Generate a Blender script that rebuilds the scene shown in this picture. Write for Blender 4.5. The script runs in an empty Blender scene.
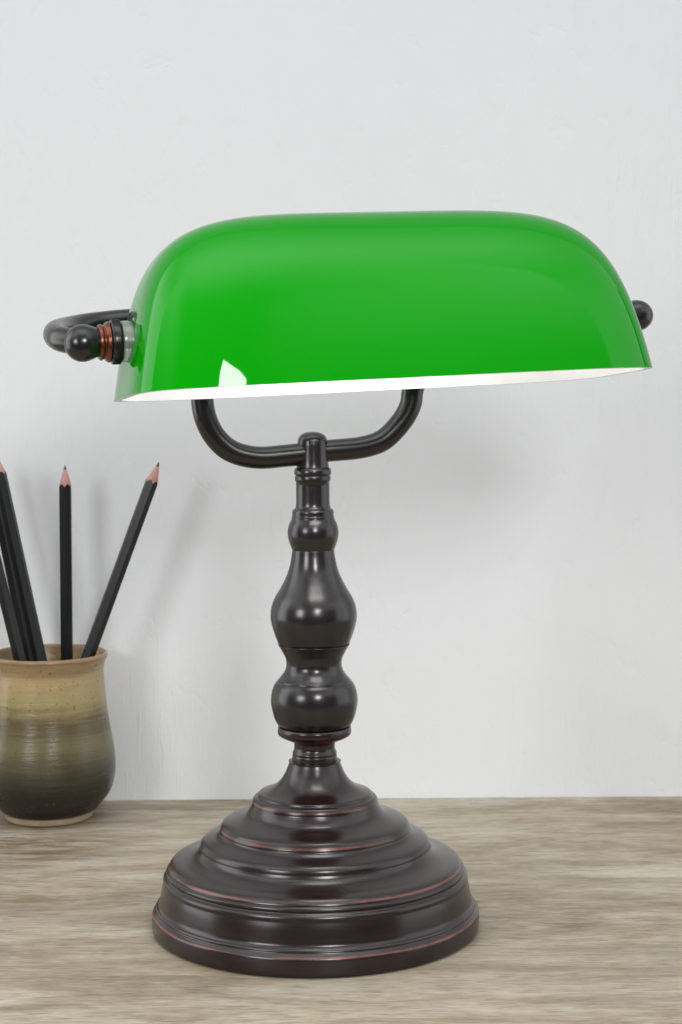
import bpy, bmesh, math, random
from mathutils import Vector, Matrix

sc = bpy.context.scene
C = sc.collection
MM = 0.001

# ------------------------------------------------------------------ helpers
def link(name, bm, mats, parent=None, smooth=True):
    me = bpy.data.meshes.new(name)
    bmesh.ops.recalc_face_normals(bm, faces=bm.faces)
    bm.to_mesh(me); bm.free()
    for m in (mats if isinstance(mats, (list, tuple)) else [mats]):
        me.materials.append(m)
    if smooth:
        for p in me.polygons: p.use_smooth = True
    o = bpy.data.objects.new(name, me)
    C.objects.link(o)
    if parent: o.parent = parent
    return o

def tag(o, label=None, cat=None, group=None, kind=None):
    if label: o['label'] = label
    if cat: o['category'] = cat
    if group: o['group'] = group
    if kind: o['kind'] = kind
    return o

def empty(name, loc=(0, 0, 0)):
    o = bpy.data.objects.new(name, None)
    o.empty_display_size = 0.02
    o.location = loc
    C.objects.link(o)
    return o

def catmull(pts, n):
    """smooth open curve through tuples of any length"""
    if len(pts) < 3:
        a, b = pts[0], pts[-1]
        return [tuple(a[k]+(b[k]-a[k])*i/n for k in range(len(a))) for i in range(n+1)]
    out = []
    P = [tuple(2*pts[0][k]-pts[1][k] for k in range(len(pts[0])))] + list(pts) + \
        [tuple(2*pts[-1][k]-pts[-2][k] for k in range(len(pts[0])))]
    for i in range(1, len(P)-2):
        for j in range(n):
            t = j/n
            out.append(tuple(0.5*((2*P[i][k]) + (-P[i-1][k]+P[i+1][k])*t +
                (2*P[i-1][k]-5*P[i][k]+4*P[i+1][k]-P[i+2][k])*t*t +
                (-P[i-1][k]+3*P[i][k]-3*P[i+1][k]+P[i+2][k])*t**3) for k in range(len(P[i]))))
    out.append(tuple(pts[-1]))
    return out

def profile(runs, n=7):
    """runs of (radius, height[, wear]) in mm; inside a run the line is smooth, between runs it is a crisp edge"""
    out = []
    for run in runs:
        run = [(p[0], p[1], p[2] if len(p) > 2 else 0.0) for p in run]
        c = catmull(run, n)
        if out and (abs(out[-1][0]-c[0][0])+abs(out[-1][1]-c[0][1])) < 1e-6: c = c[1:]
        out += c
    return out

def lathe(prof, seg=96, mat=Matrix.Identity(4), close_bottom=True, close_top=True, teeth=None):
    bm = bmesh.new()
    wl = bm.verts.layers.float.new('wear')
    rings = []
    for (r, z, w) in prof:
        ring = []
        for i in range(seg):
            a = 2*math.pi*i/seg
            rr = max(r, 0.01)
            if teeth and teeth[0] <= z <= teeth[1]:
                rr *= 1.0 + (0.035 if i % 2 else -0.035)
            v = bm.verts.new(mat @ Vector((rr*math.cos(a)*MM, rr*math.sin(a)*MM, z*MM)))
            v[wl] = w
            ring.append(v)
        rings.append(ring)
    for a, b in zip(rings[:-1], rings[1:]):
        for i in range(seg):
            j = (i+1) % seg
            bm.faces.new((a[i], a[j], b[j], b[i]))
    if close_bottom: bm.faces.new(rings[0][::-1])
    if close_top: bm.faces.new(rings[-1])
    return bm

def tube(pts, r, n=8, seg=28):
    path = [Vector(p)*MM for p in catmull(pts, n)]
    bm = bmesh.new()
    wl = bm.verts.layers.float.new('wear')
    t0 = (path[1]-path[0]).normalized()
    nrm = t0.orthogonal().normalized()
    rings = []
    for i, p in enumerate(path):
        t = (path[min(i+1, len(path)-1)]-path[max(i-1, 0)]).normalized()
        nrm = (nrm - t*nrm.dot(t)).normalized()
        b = t.cross(nrm)
        rings.append([bm.verts.new(p + (nrm*math.cos(2*math.pi*k/seg)+b*math.sin(2*math.pi*k/seg))*r*MM) for k in range(seg)])
    for a, b in zip(rings[:-1], rings[1:]):
        for i in range(seg):
            j = (i+1) % seg
            bm.faces.new((a[i], a[j], b[j], b[i]))
    bm.faces.new(rings[0][::-1]); bm.faces.new(rings[-1])
    return bm

# ---------------------------------------------------------------- materials
def mat(name):
    m = bpy.data.materials.new(name); m.use_nodes = True
    nt = m.node_tree
    return m, nt, nt.nodes['Principled BSDF']

def N(nt, t, **kw):
    n = nt.nodes.new(t)
    for k, v in kw.items():
        if k in n.inputs: n.inputs[k].default_value = v
        else: setattr(n, k, v)
    return n

def ramp(nt, stops, fac):
    r = nt.nodes.new('ShaderNodeValToRGB')
    el = r.color_ramp.elements
    while len(el) < len(stops): el.new(0.5)
    for e, (p, c) in zip(el, stops):
        e.position = p; e.color = (c[0], c[1], c[2], 1)
    nt.links.new(fac, r.inputs['Fac'])
    return r

def mix(nt, fac, a, b, blend='MIX'):
    n = nt.nodes.new('ShaderNodeMix'); n.data_type = 'RGBA'; n.blend_type = blend
    for s, v in ((0, fac), (6, a), (7, b)):
        if hasattr(v, 'links'): nt.links.new(v, n.inputs[s])
        else: n.inputs[s].default_value = v if not isinstance(v, tuple) else (*v, 1)
    return n.outputs[2]

def math_(nt, op, a, b=0.0, clamp=False):
    n = nt.nodes.new('ShaderNodeMath'); n.operation = op; n.use_clamp = clamp
    for i, v in enumerate((a, b)):
        if hasattr(v, 'links'): nt.links.new(v, n.inputs[i])
        else: n.inputs[i].default_value = v
    return n.outputs[0]

def coords(nt, scale=(1, 1, 1), kind='Object'):
    tc = nt.nodes.new('ShaderNodeTexCoord'); mp = nt.nodes.new('ShaderNodeMapping')
    mp.inputs['Scale'].default_value = scale
    nt.links.new(tc.outputs[kind], mp.inputs['Vector'])
    return mp.outputs['Vector']

def noise(nt, vec, scale, detail=4, rough=0.55, dist=0.0):
    n = N(nt, 'ShaderNodeTexNoise', Scale=scale, Detail=detail, Roughness=rough, Distortion=dist)
    nt.links.new(vec, n.inputs['Vector'])
    return n.outputs['Fac']

# oil rubbed bronze, copper showing where edges are rubbed
def bronze(name, dark, rough):
    m, nt, b = mat(name)
    at = N(nt, 'ShaderNodeAttribute', attribute_name='wear')
    v = coords(nt)
    nz = noise(nt, v, 90, 3, 0.6)
    fine = noise(nt, v, 700, 3, 0.7)
    patch = ramp(nt, [(0.36, (0.12, 0.12, 0.12)), (0.60, (0.55, 0.55, 0.55))], noise(nt, v, 26, 3, 0.6)).outputs[0]
    w = math_(nt, 'MULTIPLY', at.outputs['Fac'], math_(nt, 'MULTIPLY', math_(nt, 'MULTIPLY', nz, patch), 5.0), True)
    w2 = math_(nt, 'SUBTRACT', math_(nt, 'POWER', w, 1.6), math_(nt, 'MULTIPLY', fine, 0.30), True)
    cl = mix(nt, nz, tuple(c*0.82 for c in dark), tuple(c*1.18 for c in dark))
    col = mix(nt, w2, cl, (0.160, 0.042, 0.024))
    nt.links.new(col, b.inputs['Base Color'])
    nt.links.new(math_(nt, 'ADD', math_(nt, 'MULTIPLY', nz, 0.06), rough-0.03), b.inputs['Roughness'])
    b.inputs['IOR'].default_value = 1.55
    # faint unevenness of the sprayed lacquer
    bp = N(nt, 'ShaderNodeBump', Strength=0.05, Distance=0.0004)
    nt.links.new(nz, bp.inputs['Height']); nt.links.new(bp.outputs[0], b.inputs['Normal'])
    return m
M_BASE = bronze('dark_bronze_lacquer', (0.0110, 0.0043, 0.0050), 0.24)
M_STEM = bronze('dark_bronze_satin', (0.0100, 0.0076, 0.0084), 0.24)

m, nt, b = mat('copper_thread'); M_COPPER = m
nz = noise(nt, coords(nt), 260, 3)
nt.links.new(mix(nt, nz, (0.07, 0.022, 0.015), (0.30, 0.105, 0.065)), b.inputs['Base Color'])
b.inputs['Metallic'].default_value = 0.85; b.inputs['Roughness'].default_value = 0.25

m, nt, b = mat('green_cased_glass'); M_GREEN = m
v = coords(nt)
nz = noise(nt, v, 9, 3)
nt.links.new(mix(nt, nz, (0.001, 0.72, 0.0005), (0.003, 0.78, 0.001)), b.inputs['Base Color'])
b.inputs['Roughness'].default_value = 0.4
b.inputs['Specular IOR Level'].default_value = 0.0
b.inputs['Coat Weight'].default_value = 1.0
b.inputs['Coat IOR'].default_value = 1.33
b.inputs['Coat Roughness'].default_value = 0.025
b.inputs['Coat Tint'].default_value = (0.05, 0.42, 0.05, 1)
# the slight waviness of blown glass
bp = N(nt, 'ShaderNodeBump', Strength=0.25, Distance=0.0012)
nt.links.new(noise(nt, v, 22, 1, 0.4), bp.inputs['Height']); nt.links.new(bp.outputs[0], b.inputs['Coat Normal'])

m, nt, b = mat('white_opal_glass'); M_OPAL = m
nz = noise(nt, coords(nt), 20, 2)
nt.links.new(mix(nt, nz, (0.86, 0.87, 0.86), (0.90, 0.90, 0.89)), b.inputs['Base Color'])
b.inputs['Roughness'].default_value = 0.12

m, nt, b = mat('glass_edge'); M_EDGE = m
nz = noise(nt, coords(nt), 300, 2)
nt.links.new(mix(nt, nz, (0.03, 0.13, 0.04), (0.06, 0.22, 0.07)), b.inputs['Base Color'])
b.inputs['Roughness'].default_value = 0.15

m, nt, b = mat('clear_washer_plastic'); M_WASHER = m
nz = noise(nt, coords(nt), 200, 2)
nt.links.new(mix(nt, nz, (0.42, 0.46, 0.43), (0.60, 0.63, 0.60)), b.inputs['Base Color'])
b.inputs['Transmission Weight'].default_value = 0.7; b.inputs['Roughness'].default_value = 0.15

m, nt, b = mat('lit_bulb_glass'); M_BULB = m
nz = noise(nt, coords(nt), 60, 2)
nt.links.new(mix(nt, nz, (1.0, 0.995, 0.985), (1.0, 1.0, 0.99)), b.inputs['Emission Color'])
b.inputs['Emission Strength'].default_value = 9.0
b.inputs['Base Color'].default_value = (0.9, 0.9, 0.9, 1)

m, nt, b = mat('painted_plaster'); M_WALL = m
v = coords(nt)
big = noise(nt, v, 3.2, 5, 0.6, 0.4)
mid = noise(nt, coords(nt, (40, 40, 16)), 1.0, 5, 0.6)
fin = noise(nt, coords(nt, (1, 1, 0.6)), 420, 4, 0.65)
c = mix(nt, big, (0.775, 0.795, 0.812), (0.825, 0.843, 0.859))
c = mix(nt, math_(nt, 'MULTIPLY', mid, 0.12), c, (0.70, 0.72, 0.73))
nt.links.new(c, b.inputs['Base Color']); b.inputs['Roughness'].default_value = 0.75
b.inputs['Specular IOR Level'].default_value = 0.25
pits = ramp(nt, [(0.0, (0, 0, 0)), (0.30, (0, 0, 0)), (0.42, (1, 1, 1)), (1.0, (1, 1, 1))], noise(nt, coords(nt, (1, 1, 0.7)), 55, 4, 0.6, 0.6))
h = math_(nt, 'ADD', math_(nt, 'MULTIPLY', mid, 1.2), math_(nt, 'ADD', math_(nt, 'MULTIPLY', fin, 0.25), math_(nt, 'MULTIPLY', pits.outputs[0], 0.35)))
scr = ramp(nt, [(0.56, (0, 0, 0)), (0.66, (1, 1, 1))], noise(nt, coords(nt, (300, 1, 34)), 1.0, 3, 0.6, 0.3))
reg = ramp(nt, [(0.45, (0, 0, 0)), (0.62, (1, 1, 1))], noise(nt, v, 9, 3, 0.6))
h = math_(nt, 'ADD', h, math_(nt, 'MULTIPLY', math_(nt, 'MULTIPLY', scr.outputs[0], reg.outputs[0]), 0.35))
bp = N(nt, 'ShaderNodeBump', Strength=0.42, Distance=0.0012)
nt.links.new(h, bp.inputs['Height']); nt.links.new(bp.outputs[0], b.inputs['Normal'])

m, nt, b = mat('weathered_oak'); M_WOOD = m
warp = noise(nt, coords(nt, (3, 9, 1)), 1.0, 3, 0.5)
def grain(scale, detail, rough, dist, amt):
    tc = nt.nodes.new('ShaderNodeTexCoord'); ad = nt.nodes.new('ShaderNodeVectorMath'); ad.operation = 'MULTIPLY_ADD'
    cb = nt.nodes.new('ShaderNodeCombineXYZ'); nt.links.new(warp, cb.inputs['Y'])
    nt.links.new(cb.outputs[0], ad.inputs[0]); ad.inputs[1].default_value = (0, amt, 0); nt.links.new(tc.outputs['Object'], ad.inputs[2])
    mp = nt.nodes.new('ShaderNodeMapping'); mp.inputs['Scale'].default_value = scale
    nt.links.new(ad.outputs[0], mp.inputs['Vector'])
    return noise(nt, mp.outputs['Vector'], 1.0, detail, rough, dist)
g1 = grain((7, 30, 1), 5, 0.62, 0.8, 0.03)
g2 = grain((24, 150, 1), 6, 0.74, 0.6, 0.03)
g3 = grain((95, 900, 1), 4, 0.70, 0.3, 0.03)
f = math_(nt, 'ADD', math_(nt, 'MULTIPLY', g1, 0.46), math_(nt, 'ADD', math_(nt, 'MULTIPLY', g2, 0.26), math_(nt, 'MULTIPLY', g3, 0.30)))
r = ramp(nt, [(0.38, (0.095, 0.066, 0.039)), (0.45, (0.205, 0.156, 0.098)), (0.50, (0.305, 0.250, 0.173)), (0.545, (0.375, 0.322, 0.238)), (0.62, (0.50, 0.455, 0.37))], f)
# weathering: pinkish grey and greenish grey patches over the tan
blo = noise(nt, coords(nt, (6, 16, 1)), 1.0, 4, 0.6, 0.8)
hue = ramp(nt, [(0.38, (0.325, 0.325, 0.285)), (0.52, (0.335, 0.290, 0.225)), (0.64, (0.330, 0.285, 0.262))], blo)
mask = ramp(nt, [(0.36, (0.15, 0.15, 0.15)), (0.66, (0.55, 0.55, 0.55))], noise(nt, coords(nt, (4, 10, 3)), 1.0, 3, 0.6, 0.5))
c = mix(nt, mask.outputs[0], r.outputs[0], mix(nt, 0.70, r.outputs[0], hue.outputs[0]))
# thin dark pores and open grain lines
pore = ramp(nt, [(0.57, (0, 0, 0)), (0.66, (0.7, 0.7, 0.7))], grain((55, 700, 1), 3, 0.6, 0.3, 0.03))
c = mix(nt, pore.outputs[0], c, (0.13, 0.10, 0.068))
# brown patch before the cup: its contact shade painted in with dark grain
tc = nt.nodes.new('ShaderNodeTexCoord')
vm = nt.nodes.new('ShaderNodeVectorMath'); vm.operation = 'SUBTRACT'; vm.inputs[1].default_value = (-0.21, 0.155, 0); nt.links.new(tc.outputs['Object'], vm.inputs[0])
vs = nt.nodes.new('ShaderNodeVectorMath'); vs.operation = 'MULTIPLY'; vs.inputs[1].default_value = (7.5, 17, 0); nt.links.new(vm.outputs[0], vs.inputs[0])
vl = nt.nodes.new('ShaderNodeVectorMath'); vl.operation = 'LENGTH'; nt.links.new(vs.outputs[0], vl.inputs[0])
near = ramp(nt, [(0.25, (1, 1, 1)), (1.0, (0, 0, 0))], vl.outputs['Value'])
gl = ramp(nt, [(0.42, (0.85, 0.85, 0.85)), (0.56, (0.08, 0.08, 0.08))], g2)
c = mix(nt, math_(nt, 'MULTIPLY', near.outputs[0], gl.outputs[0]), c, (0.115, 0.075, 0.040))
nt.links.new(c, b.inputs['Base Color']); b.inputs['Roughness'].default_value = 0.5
b.inputs['Specular IOR Level'].default_value = 0.3
bp = N(nt, 'ShaderNodeBump', Strength=0.25, Distance=0.0006)
nt.links.new(f, bp.inputs['Height']); nt.links.new(bp.outputs[0], b.inputs['Normal'])

m, nt, b = mat('two_tone_stoneware_glaze'); M_GLAZE = m
tc = nt.nodes.new('ShaderNodeTexCoord'); sx = nt.nodes.new('ShaderNodeSeparateXYZ')
nt.links.new(tc.outputs['Object'], sx.inputs[0])
st = noise(nt, coords(nt, (18, 18, 420)), 1.0, 5, 0.65, 0.3)
bl = noise(nt, coords(nt), 45, 4, 0.6)
sp = noise(nt, coords(nt, (1, 1, 0.7)), 520, 3, 0.7)
z = math_(nt, 'DIVIDE', sx.outputs['Z'], 0.104)
z = math_(nt, 'ADD', z, math_(nt, 'MULTIPLY', math_(nt, 'SUBTRACT', bl, 0.5), 0.12))
z = math_(nt, 'ADD', z, math_(nt, 'MULTIPLY', math_(nt, 'SUBTRACT', st, 0.5), 0.22))
r = ramp(nt, [(0.06, (0.012, 0.011, 0.008)), (0.20, (0.022, 0.021, 0.014)), (0.34, (0.060, 0.055, 0.034)), (0.48, (0.165, 0.145, 0.075)), (0.60, (0.120, 0.092, 0.048)), (0.73, (0.37, 0.300, 0.140)), (0.85, (0.45, 0.335, 0.170)), (0.97, (0.30, 0.20, 0.105))], z)
c = mix(nt, ramp(nt, [(0.60, (0, 0, 0)), (0.72, (1, 1, 1))], sp).outputs[0], r.outputs[0], (0.08, 0.06, 0.035))
c = mix(nt, math_(nt, 'MULTIPLY', st, 0.5), c, mix(nt, 0.65, r.outputs[0], (0.035, 0.026, 0.016)))
nt.links.new(c, b.inputs['Base Color'])
nt.links.new(math_(nt, 'ADD', math_(nt, 'MULTIPLY', bl, 0.2), 0.14), b.inputs['Roughness'])
b.inputs['Specular IOR Level'].default_value = 0.35
bp = N(nt, 'ShaderNodeBump', Strength=0.35, Distance=0.0008)
nt.links.new(st, bp.inputs['Height']); nt.links.new(bp.outputs[0], b.inputs['Normal'])

m, nt, b = mat('bare_stoneware'); M_CLAY = m
nz = noise(nt, coords(nt, (1, 1, 3)), 160, 4)
nt.links.new(mix(nt, nz, (0.20, 0.135, 0.075), (0.42, 0.33, 0.22)), b.inputs['Base Color']); b.inputs['Roughness'].default_value = 0.7

m, nt, b = mat('black_pencil_paint'); M_PENCIL = m
nz = noise(nt, coords(nt, (1, 1, 0.1)), 300, 3)
nt.links.new(mix(nt, nz, (0.006, 0.0065, 0.008), (0.013, 0.0135, 0.015)), b.inputs['Base Color'])
b.inputs['Roughness'].default_value = 0.36
b.inputs['Specular IOR Level'].default_value = 0.38
m, nt, b = mat('sharpened_wood'); M_CONE = m
nz = noise(nt, coords(nt, (1, 1, 0.15)), 900, 3)
nt.links.new(mix(nt, nz, (0.34, 0.17, 0.14), (0.54, 0.30, 0.25)), b.inputs['Base Color']); b.inputs['Roughness'].default_value = 0.6
m, nt, b = mat('graphite'); M_LEAD = m
nz = noise(nt, coords(nt), 900, 2)
nt.links.new(mix(nt, nz, (0.02, 0.02, 0.022), (0.05, 0.05, 0.052)), b.inputs['Base Color']); b.inputs['Roughness'].default_value = 0.4

# ------------------------------------------------------------- wall and table
def wall_y(x): return 0.2688
bm = bmesh.new()
v = [bm.verts.new((x, wall_y(x)+d, z)) for d in (0, 0.12) for (x, z) in ((-0.9, -0.9), (0.9, -0.9), (0.9, 1.8), (-0.9, 1.8))]
for q in ((0, 1, 2, 3), (7, 6, 5, 4), (0, 4, 5, 1), (1, 5, 6, 2), (2, 6, 7, 3), (3, 7, 4, 0)): bm.faces.new([v[i] for i in q])
tag(link('wall', bm, M_WALL, smooth=False), 'pale grey plastered wall behind the desk lamp', 'wall', kind='structure')
bm = bmesh.new()
v = [bm.verts.new((x, (wall_y(x)-0.0006 if back else -0.42), z)) for z in (0, -0.035) for (x, back) in ((-0.9, 0), (0.9, 0), (0.9, 1), (-0.9, 1))]
for q in ((0, 1, 2, 3), (7, 6, 5, 4), (0, 4, 5, 1), (1, 5, 6, 2), (2, 6, 7, 3), (3, 7, 4, 0)): bm.faces.new([v[i] for i in q])
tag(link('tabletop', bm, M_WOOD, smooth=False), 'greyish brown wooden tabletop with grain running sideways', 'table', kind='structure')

# ------------------------------------------------------------------ the lamp
lamp = empty('desk_lamp')
tag(lamp, 'dark bronze desk lamp with a long green glass shade on a turned column', 'lamp')

# stepped foot (mm): from the table up to the neck
base_runs = [
    [(0.5, 0.4), (79.0, 0.4)],
    [(79.0, 0.4), (80.9, 0.9), (81.4, 2.2)],
    [(81.4, 2.2), (81.5, 5.5), (81.3, 8.5)],
    [(81.3, 8.5), (81.0, 9.3, 1.0), (80.3, 10.0, .15)],
    [(80.3, 10.0, .15), (79.9, 10.5), (79.5, 10.9), (79.3, 11.3)],
    [(79.3, 11.3), (79.4, 11.8), (79.0, 12.5), (78.3, 13.0)],
    [(78.3, 13.0), (77.6, 14.4), (77.1, 17.4), (76.4, 21.2), (75.6, 24.4)],
    [(75.6, 24.4), (75.9, 25.3), (75.5, 26.6), (74.6, 27.3)],
    [(74.6, 27.3), (74.0, 27.9), (74.3, 28.9), (74.0, 29.9), (73.2, 30.5)],
    [(73.2, 30.5), (73.1, 31.1, .1), (72.8, 31.8, 1.0), (72.2, 32.6, .1)],
    [(72.2, 32.6, .1), (71.0, 33.5), (68.4, 34.3), (64.4, 35.2), (60.6, 36.6), (58.3, 38.5), (57.4, 40.4)],
    [(57.4, 40.4), (57.3, 41.4), (56.8, 42.8), (55.4, 44.2), (52.6, 45.4), (49.6, 46.6), (47.9, 48.0)],
    [(47.9, 48.0), (47.6, 48.7), (47.6, 49.3, .1), (47.3, 50.1, 1.0), (46.9, 51.0, .1)],
    [(46.9, 51.0, .1), (46.0, 52.3), (43.8, 53.5), (40.4, 54.5), (37.0, 55.6), (34.4, 57.0), (32.8, 59.0), (31.6, 61.6)],
    [(31.6, 61.6), (31.5, 62.3, .2), (31.3, 63.1, 1.0), (30.9, 64.0, .1)],
    [(30.9, 64.0, .1), (30.2, 64.8), (29.2, 65.2), (28.5, 65.7)],
    [(28.5, 65.7), (28.2, 66.5), (27.2, 67.0), (24.8, 67.7), (21.2, 69.4), (17.8, 72.2), (15.2, 75.8), (13.5, 79.6), (12.6, 82.0)],
    [(12.6, 82.0), (12.2, 82.6), (0.5, 82.6)],
]
link('base', lathe(profile(base_runs, 5), 160), M_BASE, lamp)

coll_runs = [
    [(0.5, 81.5), (10.6, 81.5)],
    [(10.6, 81.5, .4), (11.2, 82.3, .3), (11.2, 84.8), (10.9, 85.6)],
    [(10.9, 85.6), (11.1, 86.4), (10.8, 87.2)],
    [(10.8, 87.2), (10.2, 88.8), (10.3, 91.0), (10.8, 92.4, .3)],
    [(10.8, 92.4, .4), (13.0, 93.0, .8), (16.2, 94.4, .7), (18.0, 95.6, .5)],
    [(18.0, 95.6, .3), (18.4, 96.4), (18.4, 98.4), (18.0, 99.3)],
    [(18.0, 99.3), (16.6, 99.7), (0.5, 99.7)],
]
link('collar', lathe(profile(coll_runs, 5), 112), M_BASE, lamp)

col_runs = [
    [(0.5, 99.4), (16.3, 99.4)],
    [(16.3, 99.4), (18.3, 100.6), (20.2, 104.4), (21.5, 110.0), (21.7, 113.6), (21.2, 117.2), (20.1, 120.2), (18.9, 122.0)],
    [(18.9, 122.0), (18.35, 122.3), (18.2, 122.9)],
    [(18.2, 122.9), (16.3, 125.0), (14.6, 127.6), (13.85, 130.6), (14.4, 134.0), (16.0, 137.2), (18.0, 140.6)],
    [(18.0, 140.6), (17.3, 141.0), (18.0, 141.4)],
    [(18.0, 141.4), (20.2, 147.4), (21.6, 153.6), (21.2, 159.0), (19.6, 163.6), (17.0, 168.0), (14.4, 172.8), (12.2, 178.4), (11.0, 184.0), (10.5, 188.0)],
]
link('column', lathe(profile(col_runs, 8), 112), M_STEM, lamp)

neck_runs = [
    [(0.5, 187.0), (10.2, 187.0)],
    [(10.2, 187.0), (11.2, 189.4), (12.5, 193.6), (12.75, 197.2), (12.0, 200.6), (10.9, 202.9)],
    [(10.9, 202.9), (10.7, 203.6), (10.7, 204.4)],
    [(10.7, 204.4), (10.4, 205.0), (10.4, 206.9), (9.9, 208.0)],
    [(9.9, 208.0), (9.0, 208.6), (8.6, 209.6)],
    [(8.6, 209.6), (8.4, 212.0), (8.4, 222.0)],
    [(8.4, 222.0), (8.8, 222.3), (9.0, 223.0), (8.9, 224.4), (8.6, 224.9)],
    [(8.6, 224.9), (9.2, 225.6), (9.3, 226.8), (9.0, 228.2), (8.2, 229.0)],
    [(8.2, 229.0), (0.5, 229.0)],
]
link('neck', lathe(profile(neck_runs, 5), 96), M_STEM, lamp)
hub_runs = [
    [(0.5, 228.6), (8.2, 228.6)],
    [(8.2, 228.6), (7.9, 231.0), (7.7, 236.0), (7.6, 240.5)],
    [(7.6, 240.5), (7.2, 243.2), (5.8, 245.2), (3.4, 246.4), (0.5, 246.8)],
]
link('hub', lathe(profile(hub_runs, 6), 72), M_STEM, lamp)

# frame of the shade: u along it, v from front to back, w up (mm)
YAW, PITCH, ROLL = 0.2995, -0.0715, -0.0375
SH = Matrix.Rotation(YAW, 4, 'Z') @ Matrix.Rotation(ROLL, 4, 'Y') @ Matrix.Rotation(PITCH, 4, 'X')
SH = Matrix.Translation(Vector((34.4, -88.0, 270.44))) @ SH
def loc(u, v, w): return tuple(SH @ Vector((u, v, w)))
def yoke(t, z): return (t*math.cos(YAW), t*math.sin(YAW), z)

left = [yoke(-3, 236.0), yoke(-14, 235.0), yoke(-28.7, 234.4), yoke(-41, 237.5), yoke(-49.3, 244.3), yoke(-54.3, 253.4), yoke(-56.2, 263.7),
        loc(-62, 92, 12), loc(-66, 84, 26), loc(-78, 68, 36), loc(-98, 59, 38.6), loc(-120, 55, 37.4), loc(-134, 45, 34.8), loc(-142.5, 28, 31.6), loc(-143.2, 12, 27.5), loc(-136, 1, 24.5)]
right = [yoke(3, 236.6), yoke(9, 237.1), yoke(25.7, 238.4), yoke(37.5, 242.1), yoke(47, 251), yoke(52, 259.5), yoke(53.6, 268),
         loc(51, 92, 14), loc(55, 84, 26), loc(66, 70, 36), loc(84, 60, 39), loc(104, 54, 38), loc(121, 42, 35), loc(130, 26, 31), loc(131, 11, 28.5), loc(126.5, 1, 27)]
link('arm', tube(left, 5.6), M_STEM, lamp)
link('arm', tube(right, 5.6), M_STEM, lamp)

# glass shade
A, B, H, P, Q, DR, DRV = 119.9, 51.36, 77.90, 4.887, 2.658, 0.1185, 0.15
def spow(x, e): return math.copysign(abs(x)**e, x)
def shade_pt(th, ph, off):
    a, b_, h = A-off, B-off, H-off
    u = spow(math.sin(th), 2/P); s = abs(math.cos(th))**(2/P)
    v = -s*spow(math.cos(ph), 2/Q); w = s*abs(math.sin(ph))**(2/Q)
    return SH @ Vector((a*u*(1-DR*w), b_*v*(1-DRV*w), h*w))*MM
bm = bmesh.new()
nt_, np_ = 160, 90
grids = []
for off in (0.0, 3.4):
    g = []
    for j in range(np_+1):
        ph = math.pi*j/np_
        if ph < 1e-9: ph = 1e-9
        g.append([bm.verts.new(shade_pt(-math.pi/2+math.pi*(i/nt_), ph if j < np_ else math.pi-1e-9, off)) for i in range(nt_+1)])
    grids.append(g)
for gi, g in enumerate(grids):
    for j in range(np_):
        for i in range(nt_):
            f = bm.faces.new((g[j][i], g[j][i+1], g[j+1][i+1], g[j+1][i])); f.material_index = gi
for j in (0, np_):
    for i in range(nt_):
        f = bm.faces.new((grids[0][j][i], grids[0][j][i+1], grids[1][j][i+1], grids[1][j][i])); f.material_index = 2
bmesh.ops.remove_doubles(bm, verts=bm.verts, dist=1e-7)
shade = link('shade', bm, [M_GREEN, M_OPAL, M_EDGE], lamp)
for e in shade.data.edges: pass
shade.data.set_sharp_from_angle(angle=math.radians(50))

def axis_frame(u, w, sgn):
    """z axis of the returned frame points outward along the shade at its end"""
    rot = Matrix.Rotation(math.radians(90*sgn), 4, 'Y')
    M = SH @ Matrix.Translation(Vector((u, 0, w))) @ rot
    return Matrix.LocRotScale(M.to_translation()*MM, M.to_quaternion(), None)

def knob(u, w, sgn, gap, r_ball):
    Mx = axis_frame(u, w, sgn)
    g0 = gap
    d = g0+6.2+5.0+6.6
    ball = profile([[(6.2, d-7.0), (6.6, d-5.6), (r_ball*.96, d-2.4), (r_ball, d), (r_ball*.93, d+3.0), (r_ball*.72, d+5.6), (r_ball*.4, d+7.4), (.5, d+8.0)]], 6)
    k = link('knob', lathe(ball, 64, Mx), M_STEM, lamp)
    rg = profile([[(5.0, g0+5.8), (6.4, g0+5.9)], [(6.4, g0+5.9), (8.6, g0+6.2, 1), (8.8, g0+7.2, 1), (8.0, g0+8.2)],
                  [(8.0, g0+8.2), (7.3, g0+8.8), (7.6, g0+9.4), (7.9, g0+10.2), (7.4, g0+11.0)], [(7.4, g0+11.0), (5.0, g0+11.6)]], 5)
    link('ring', lathe(rg, 64, Mx), M_COPPER, k)
    nu = profile([[(4.0, g0+1.4), (8.8, g0+1.4)], [(8.8, g0+1.4), (9.5, g0+1.9)], [(9.5, g0+1.9), (9.5, g0+5.2)], [(9.5, g0+5.2), (8.9, g0+5.9)], [(8.9, g0+5.9), (4.0, g0+5.9)]], 3)
    link('knurled_nut', lathe(nu, 80, Mx, teeth=(g0+1.8, g0+5.3)), M_STEM, k)
    wa = profile([[(3.5, -1.2), (8.4, -1.2)], [(8.4, -1.2), (8.9, -0.4), (8.9, g0+0.8), (8.4, g0+1.4)], [(8.4, g0+1.4), (3.5, g0+1.4)]], 4)
    link('washer', lathe(wa, 64, Mx), M_WASHER, k)
knob(-115.4, 24.2, -1, 2.4, 8.1)
knob(115.6, 27.0, 1, -6.2, 7.4)

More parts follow.
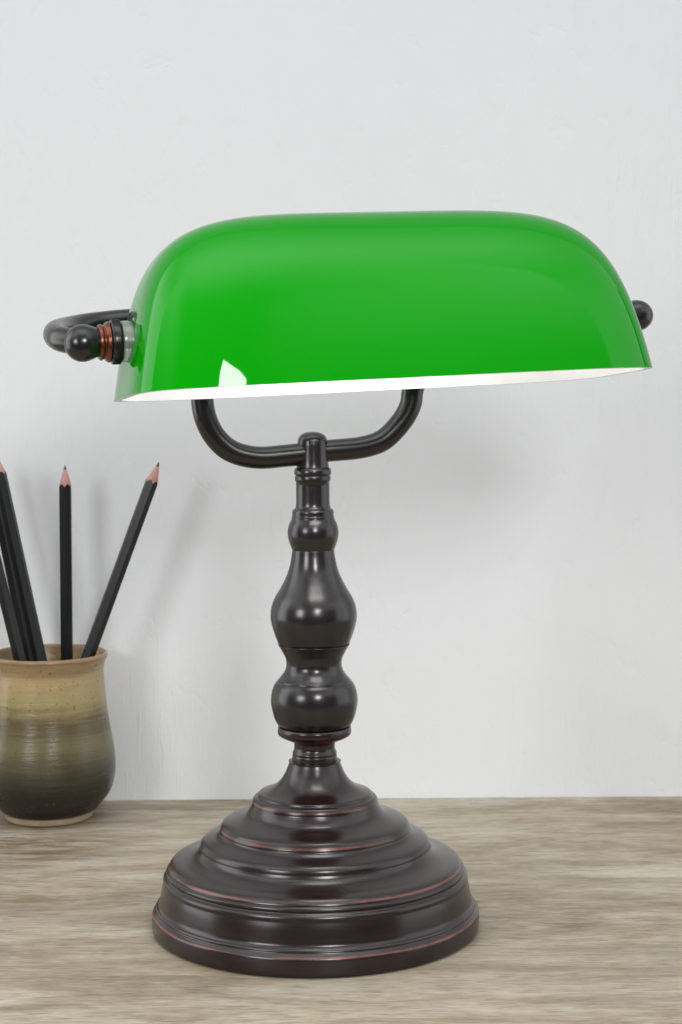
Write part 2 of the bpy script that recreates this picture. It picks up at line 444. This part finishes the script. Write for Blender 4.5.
# lamp holder and lit bulb inside the shade, on the axis of the left knob
Mx = axis_frame(0, 27.0, 1)
ho = profile([[(0.5, -113), (9.0, -113)], [(9.0, -113), (10.5, -110), (10.5, -66), (9.6, -64)], [(9.6, -64), (0.5, -63.8)]], 4)
hold = link('lamp_holder', lathe(ho, 64, Mx), M_STEM, lamp)
bu = profile([[(0.5, -64.4), (8.0, -64.4)], [(8.0, -64.4), (9.5, -58), (13.0, -46), (14.5, -30), (14.5, 18), (13.0, 26), (8.5, 31.5), (0.5, 33.5)]], 6)
link('bulb', lathe(bu, 48, Mx), M_BULB, lamp)

# ------------------------------------------------------------- pencil cup
CUP = Vector((-0.1698, 0.2250, 0.0))
cup = empty('pencil_cup', CUP)
tag(cup, 'small stoneware cup with ochre rim and dark olive body holding black pencils', 'cup')
body = profile([
    [(26.0, 4.2), (28.8, 5.4), (33.0, 9.4), (38.6, 17.0), (41.0, 26.0), (41.4, 33.0), (40.6, 43.0), (38.6, 54.0), (36.7, 66.0), (35.5, 78.0), (34.7, 88.0), (34.5, 92.5), (35.2, 96.2), (36.5, 99.6), (37.0, 101.2), (36.7, 102.4), (35.7, 103.0), (34.6, 102.4), (33.4, 100.0), (31.8, 94.0), (31.6, 86.0), (32.2, 70.0), (33.2, 56.0), (34.8, 42.0), (35.0, 28.0), (32.0, 15.0), (26.0, 9.6), (14, 8.4), (0.5, 8.2)]], 6)
link('body', lathe(body, 128), M_GLAZE, cup)
foot = profile([[(21.0, 0.3), (26.0, 0.3)], [(26.0, 0.3), (26.9, 1.0), (26.9, 2.8), (26.4, 4.4)], [(26.4, 4.4), (21.0, 4.8)]], 4)
link('foot', lathe(foot, 96), M_CLAY, cup)

# ---------------------------------------------------------------- pencils
LEN, AP = 215.0, 3.65
def pencil():
    root = empty('pencil')
    seg = 48
    slope = 3.75/13.2
    def rhex(a):
        k = (a % (math.pi/3))-math.pi/6
        return AP/math.cos(k)*0.985
    bm = bmesh.new()
    lo, hi = [], []
    for i in range(seg):
        a = 2*math.pi*i/seg; r_ = rhex(a)
        lo.append(bm.verts.new((r_*math.cos(a)*MM, r_*math.sin(a)*MM, 0)))
        hi.append(bm.verts.new((r_*math.cos(a)*MM, r_*math.sin(a)*MM, (LEN-r_/slope)*MM)))
    for i in range(seg):
        j = (i+1) % seg
        bm.faces.new((lo[i], lo[j], hi[j], hi[i]))
    bm.faces.new(lo[::-1])
    o = link('barrel', bm, M_PENCIL, root); o.data.set_sharp_from_angle(angle=math.radians(20))
    def cone(z0s, z1, mat_, name, par, tipr=None):
        bm = bmesh.new(); A_, B_ = [], []
        for i in range(seg):
            a = 2*math.pi*i/seg
            z0 = z0s(a)
            r0 = (LEN-z0)*slope
            r1 = (LEN-z1)*slope
            A_.append(bm.verts.new((r0*math.cos(a)*MM, r0*math.sin(a)*MM, z0*MM)))
            B_.append(bm.verts.new((r1*math.cos(a)*MM, r1*math.sin(a)*MM, z1*MM)))
        for i in range(seg):
            j = (i+1) % seg
            bm.faces.new((A_[i], A_[j], B_[j], B_[i]))
        bm.faces.new(B_)
        return link(name, bm, mat_, par)
    wt = cone(lambda a: LEN-rhex(a)/slope, LEN-3.6, M_CONE, 'sharpened_tip', root)
    cone(lambda a: LEN-3.6, LEN-0.9, M_LEAD, 'lead', wt)
    return root
def copy_tree(o, parent=None):
    c = o.copy(); C.objects.link(c); c.parent = parent
    for ch in list(o.children): copy_tree(ch, c)
    return c
# (floor point, tip point, spin) in mm
spots = [
    ((-158.7, 231.0), (-159.6, 220.3, 233.0), 8, 'upright black pencil standing straight in the middle of the cup'),
    ((-178.3, 219.0), (-98.4, 222.6, 216.0), 20, 'black pencil leaning far to the right, over the right rim of the cup'),
    ((-153.0, 210.0), (-201.0, 228.5, 220.0), 4, 'black pencil leaning left with a shiny stripe, right-hand one of the three left-leaning pencils'),
    ((-163.5, 224.0), (-208.6, 226.0, 234.0), 26, 'black pencil leaning left, middle one of the three left-leaning pencils'),
    ((-163.0, 210.5), (-214.5, 222.0, 214.0), 14, 'black pencil leaning left, leftmost one of the three left-leaning pencils'),
]
proto = pencil()
for i, ((fx, fy), (tx, tz, ty), spin, lab) in enumerate(spots):
    o = proto if i == 0 else copy_tree(proto)
    tip = Vector((tx, ty, tz)); d = (tip-Vector((fx, fy, 9.0))).normalized()
    q = d.to_track_quat('Z', 'Y')
    o.matrix_world = Matrix.LocRotScale((tip-d*LEN)*MM, q @ Matrix.Rotation(math.radians(spin), 3, 'Z').to_quaternion(), None)
    tag(o, lab, 'pencil', 'black pencils in the stoneware cup')

# ------------------------------------------------------------------- light
w = bpy.data.worlds.new('World'); sc.world = w; w.use_nodes = True
bg = w.node_tree.nodes['Background']
nt = w.node_tree
tc = nt.nodes.new('ShaderNodeTexCoord'); sx = nt.nodes.new('ShaderNodeSeparateXYZ')
nt.links.new(tc.outputs['Generated'], sx.inputs[0])
# a bright white studio with the darker, open end behind the photographer
def smooth(x, lo, hi):
    n = N(nt, 'ShaderNodeMapRange', interpolation_type='SMOOTHSTEP')
    n.inputs['From Min'].default_value = lo; n.inputs['From Max'].default_value = hi
    nt.links.new(x, n.inputs['Value']); return n.outputs['Result']
# the open end is wider to the left of the camera than to the right
back = math_(nt, 'ADD', math_(nt, 'MULTIPLY', sx.outputs['Y'], -1.0), math_(nt, 'MULTIPLY', sx.outputs['X'], -0.12))
front = smooth(back, 0.30, 0.34)
side = mix(nt, smooth(sx.outputs['X'], -0.6, 0.6), (2.9, 2.93, 2.98), (1.45, 1.47, 1.50))
side = mix(nt, smooth(sx.outputs['Z'], 0.45, 0.85), side, (0.85, 0.86, 0.88))
side = mix(nt, smooth(sx.outputs['Y'], 0.36, 0.44), side, (0.85, 0.86, 0.88))
up = smooth(sx.outputs['Z'], 0.15, 0.85)
wide = smooth(math_(nt, 'ABSOLUTE', sx.outputs['X']), 0.30, 0.60)
high = mix(nt, wide, (0.58, 0.59, 0.61), (2.2, 2.225, 2.26))
room = mix(nt, front, side, mix(nt, up, (0.13, 0.13, 0.134), high))
zen = math_(nt, 'MULTIPLY', smooth(sx.outputs['Z'], 0.68, 0.98), math_(nt, 'SUBTRACT', 1.0, smooth(sx.outputs['Y'], -0.40, 0.25)))
room = mix(nt, zen, room, (3.0, 3.04, 3.09))
# dark band added right of the wall, mirrored as a line in the glass
gap = math_(nt, 'MULTIPLY', smooth(sx.outputs['X'], 0.80, 0.82), math_(nt, 'MULTIPLY', smooth(sx.outputs['Y'], 0.325, 0.335), math_(nt, 'SUBTRACT', 1.0, smooth(sx.outputs['Y'], 0.42, 0.44))))
room = mix(nt, math_(nt, 'MULTIPLY', gap, 1.0), room, (0.05, 0.05, 0.05))
nt.links.new(room, bg.inputs['Color'])
bg.inputs['Strength'].default_value = 1.0

def area(name, pos, target, sx_, sy_, radiance, color=(1, 1, 1)):
    l = bpy.data.lights.new(name, 'AREA'); l.shape = 'RECTANGLE'; l.size = sx_; l.size_y = sy_
    l.energy = radiance*math.pi*sx_*sy_*math.pi/math.pi
    l.color = color
    o = bpy.data.objects.new(name, l); C.objects.link(o)
    o.location = pos
    d = Vector(target)-Vector(pos)
    o.rotation_euler = d.to_track_quat('-Z', 'Y').to_euler()
    return o
def polar(az, el, dist, c=(0, 0, .15)):
    a, e = math.radians(az), math.radians(el)
    return (c[0]+dist*math.sin(a)*math.cos(e), c[1]-dist*math.cos(a)*math.cos(e), c[2]+dist*math.sin(e))
area('softbox_light', polar(-36, 14, 1.25), (0, 0, .15), 0.32, 0.32, 13.0)
sb = area('softbox_light', polar(11.5, 19.9, 1.30), (0, 0, .15), 0.18, 0.25, 40.0)
sb.rotation_euler.rotate_axis('Z', math.radians(-24))

# ------------------------------------------------------------------ camera
cam = bpy.data.cameras.new('camera'); co = bpy.data.objects.new('camera', cam); C.objects.link(co)
co.location = (0.0145, -0.9, 0.275); co.rotation_euler = (math.radians(90), math.radians(0.40), 0)
cam.lens = 36*1800/1024; cam.sensor_width = 36; cam.shift_y = -137/1024
cam.clip_start = 0.01; cam.clip_end = 50
cam.dof.use_dof = True; cam.dof.focus_distance = 0.86; cam.dof.aperture_fstop = 26
sc.camera = co

sc.view_settings.view_transform = 'Standard'; sc.view_settings.look = 'None'
sc.view_settings.exposure = 0; sc.view_settings.gamma = 1
sc.render.engine = 'CYCLES'
sc.cycles.use_denoising = True
sc.cycles.max_bounces = 8
sc.cycles.caustics_reflective = False; sc.cycles.caustics_refractive = False
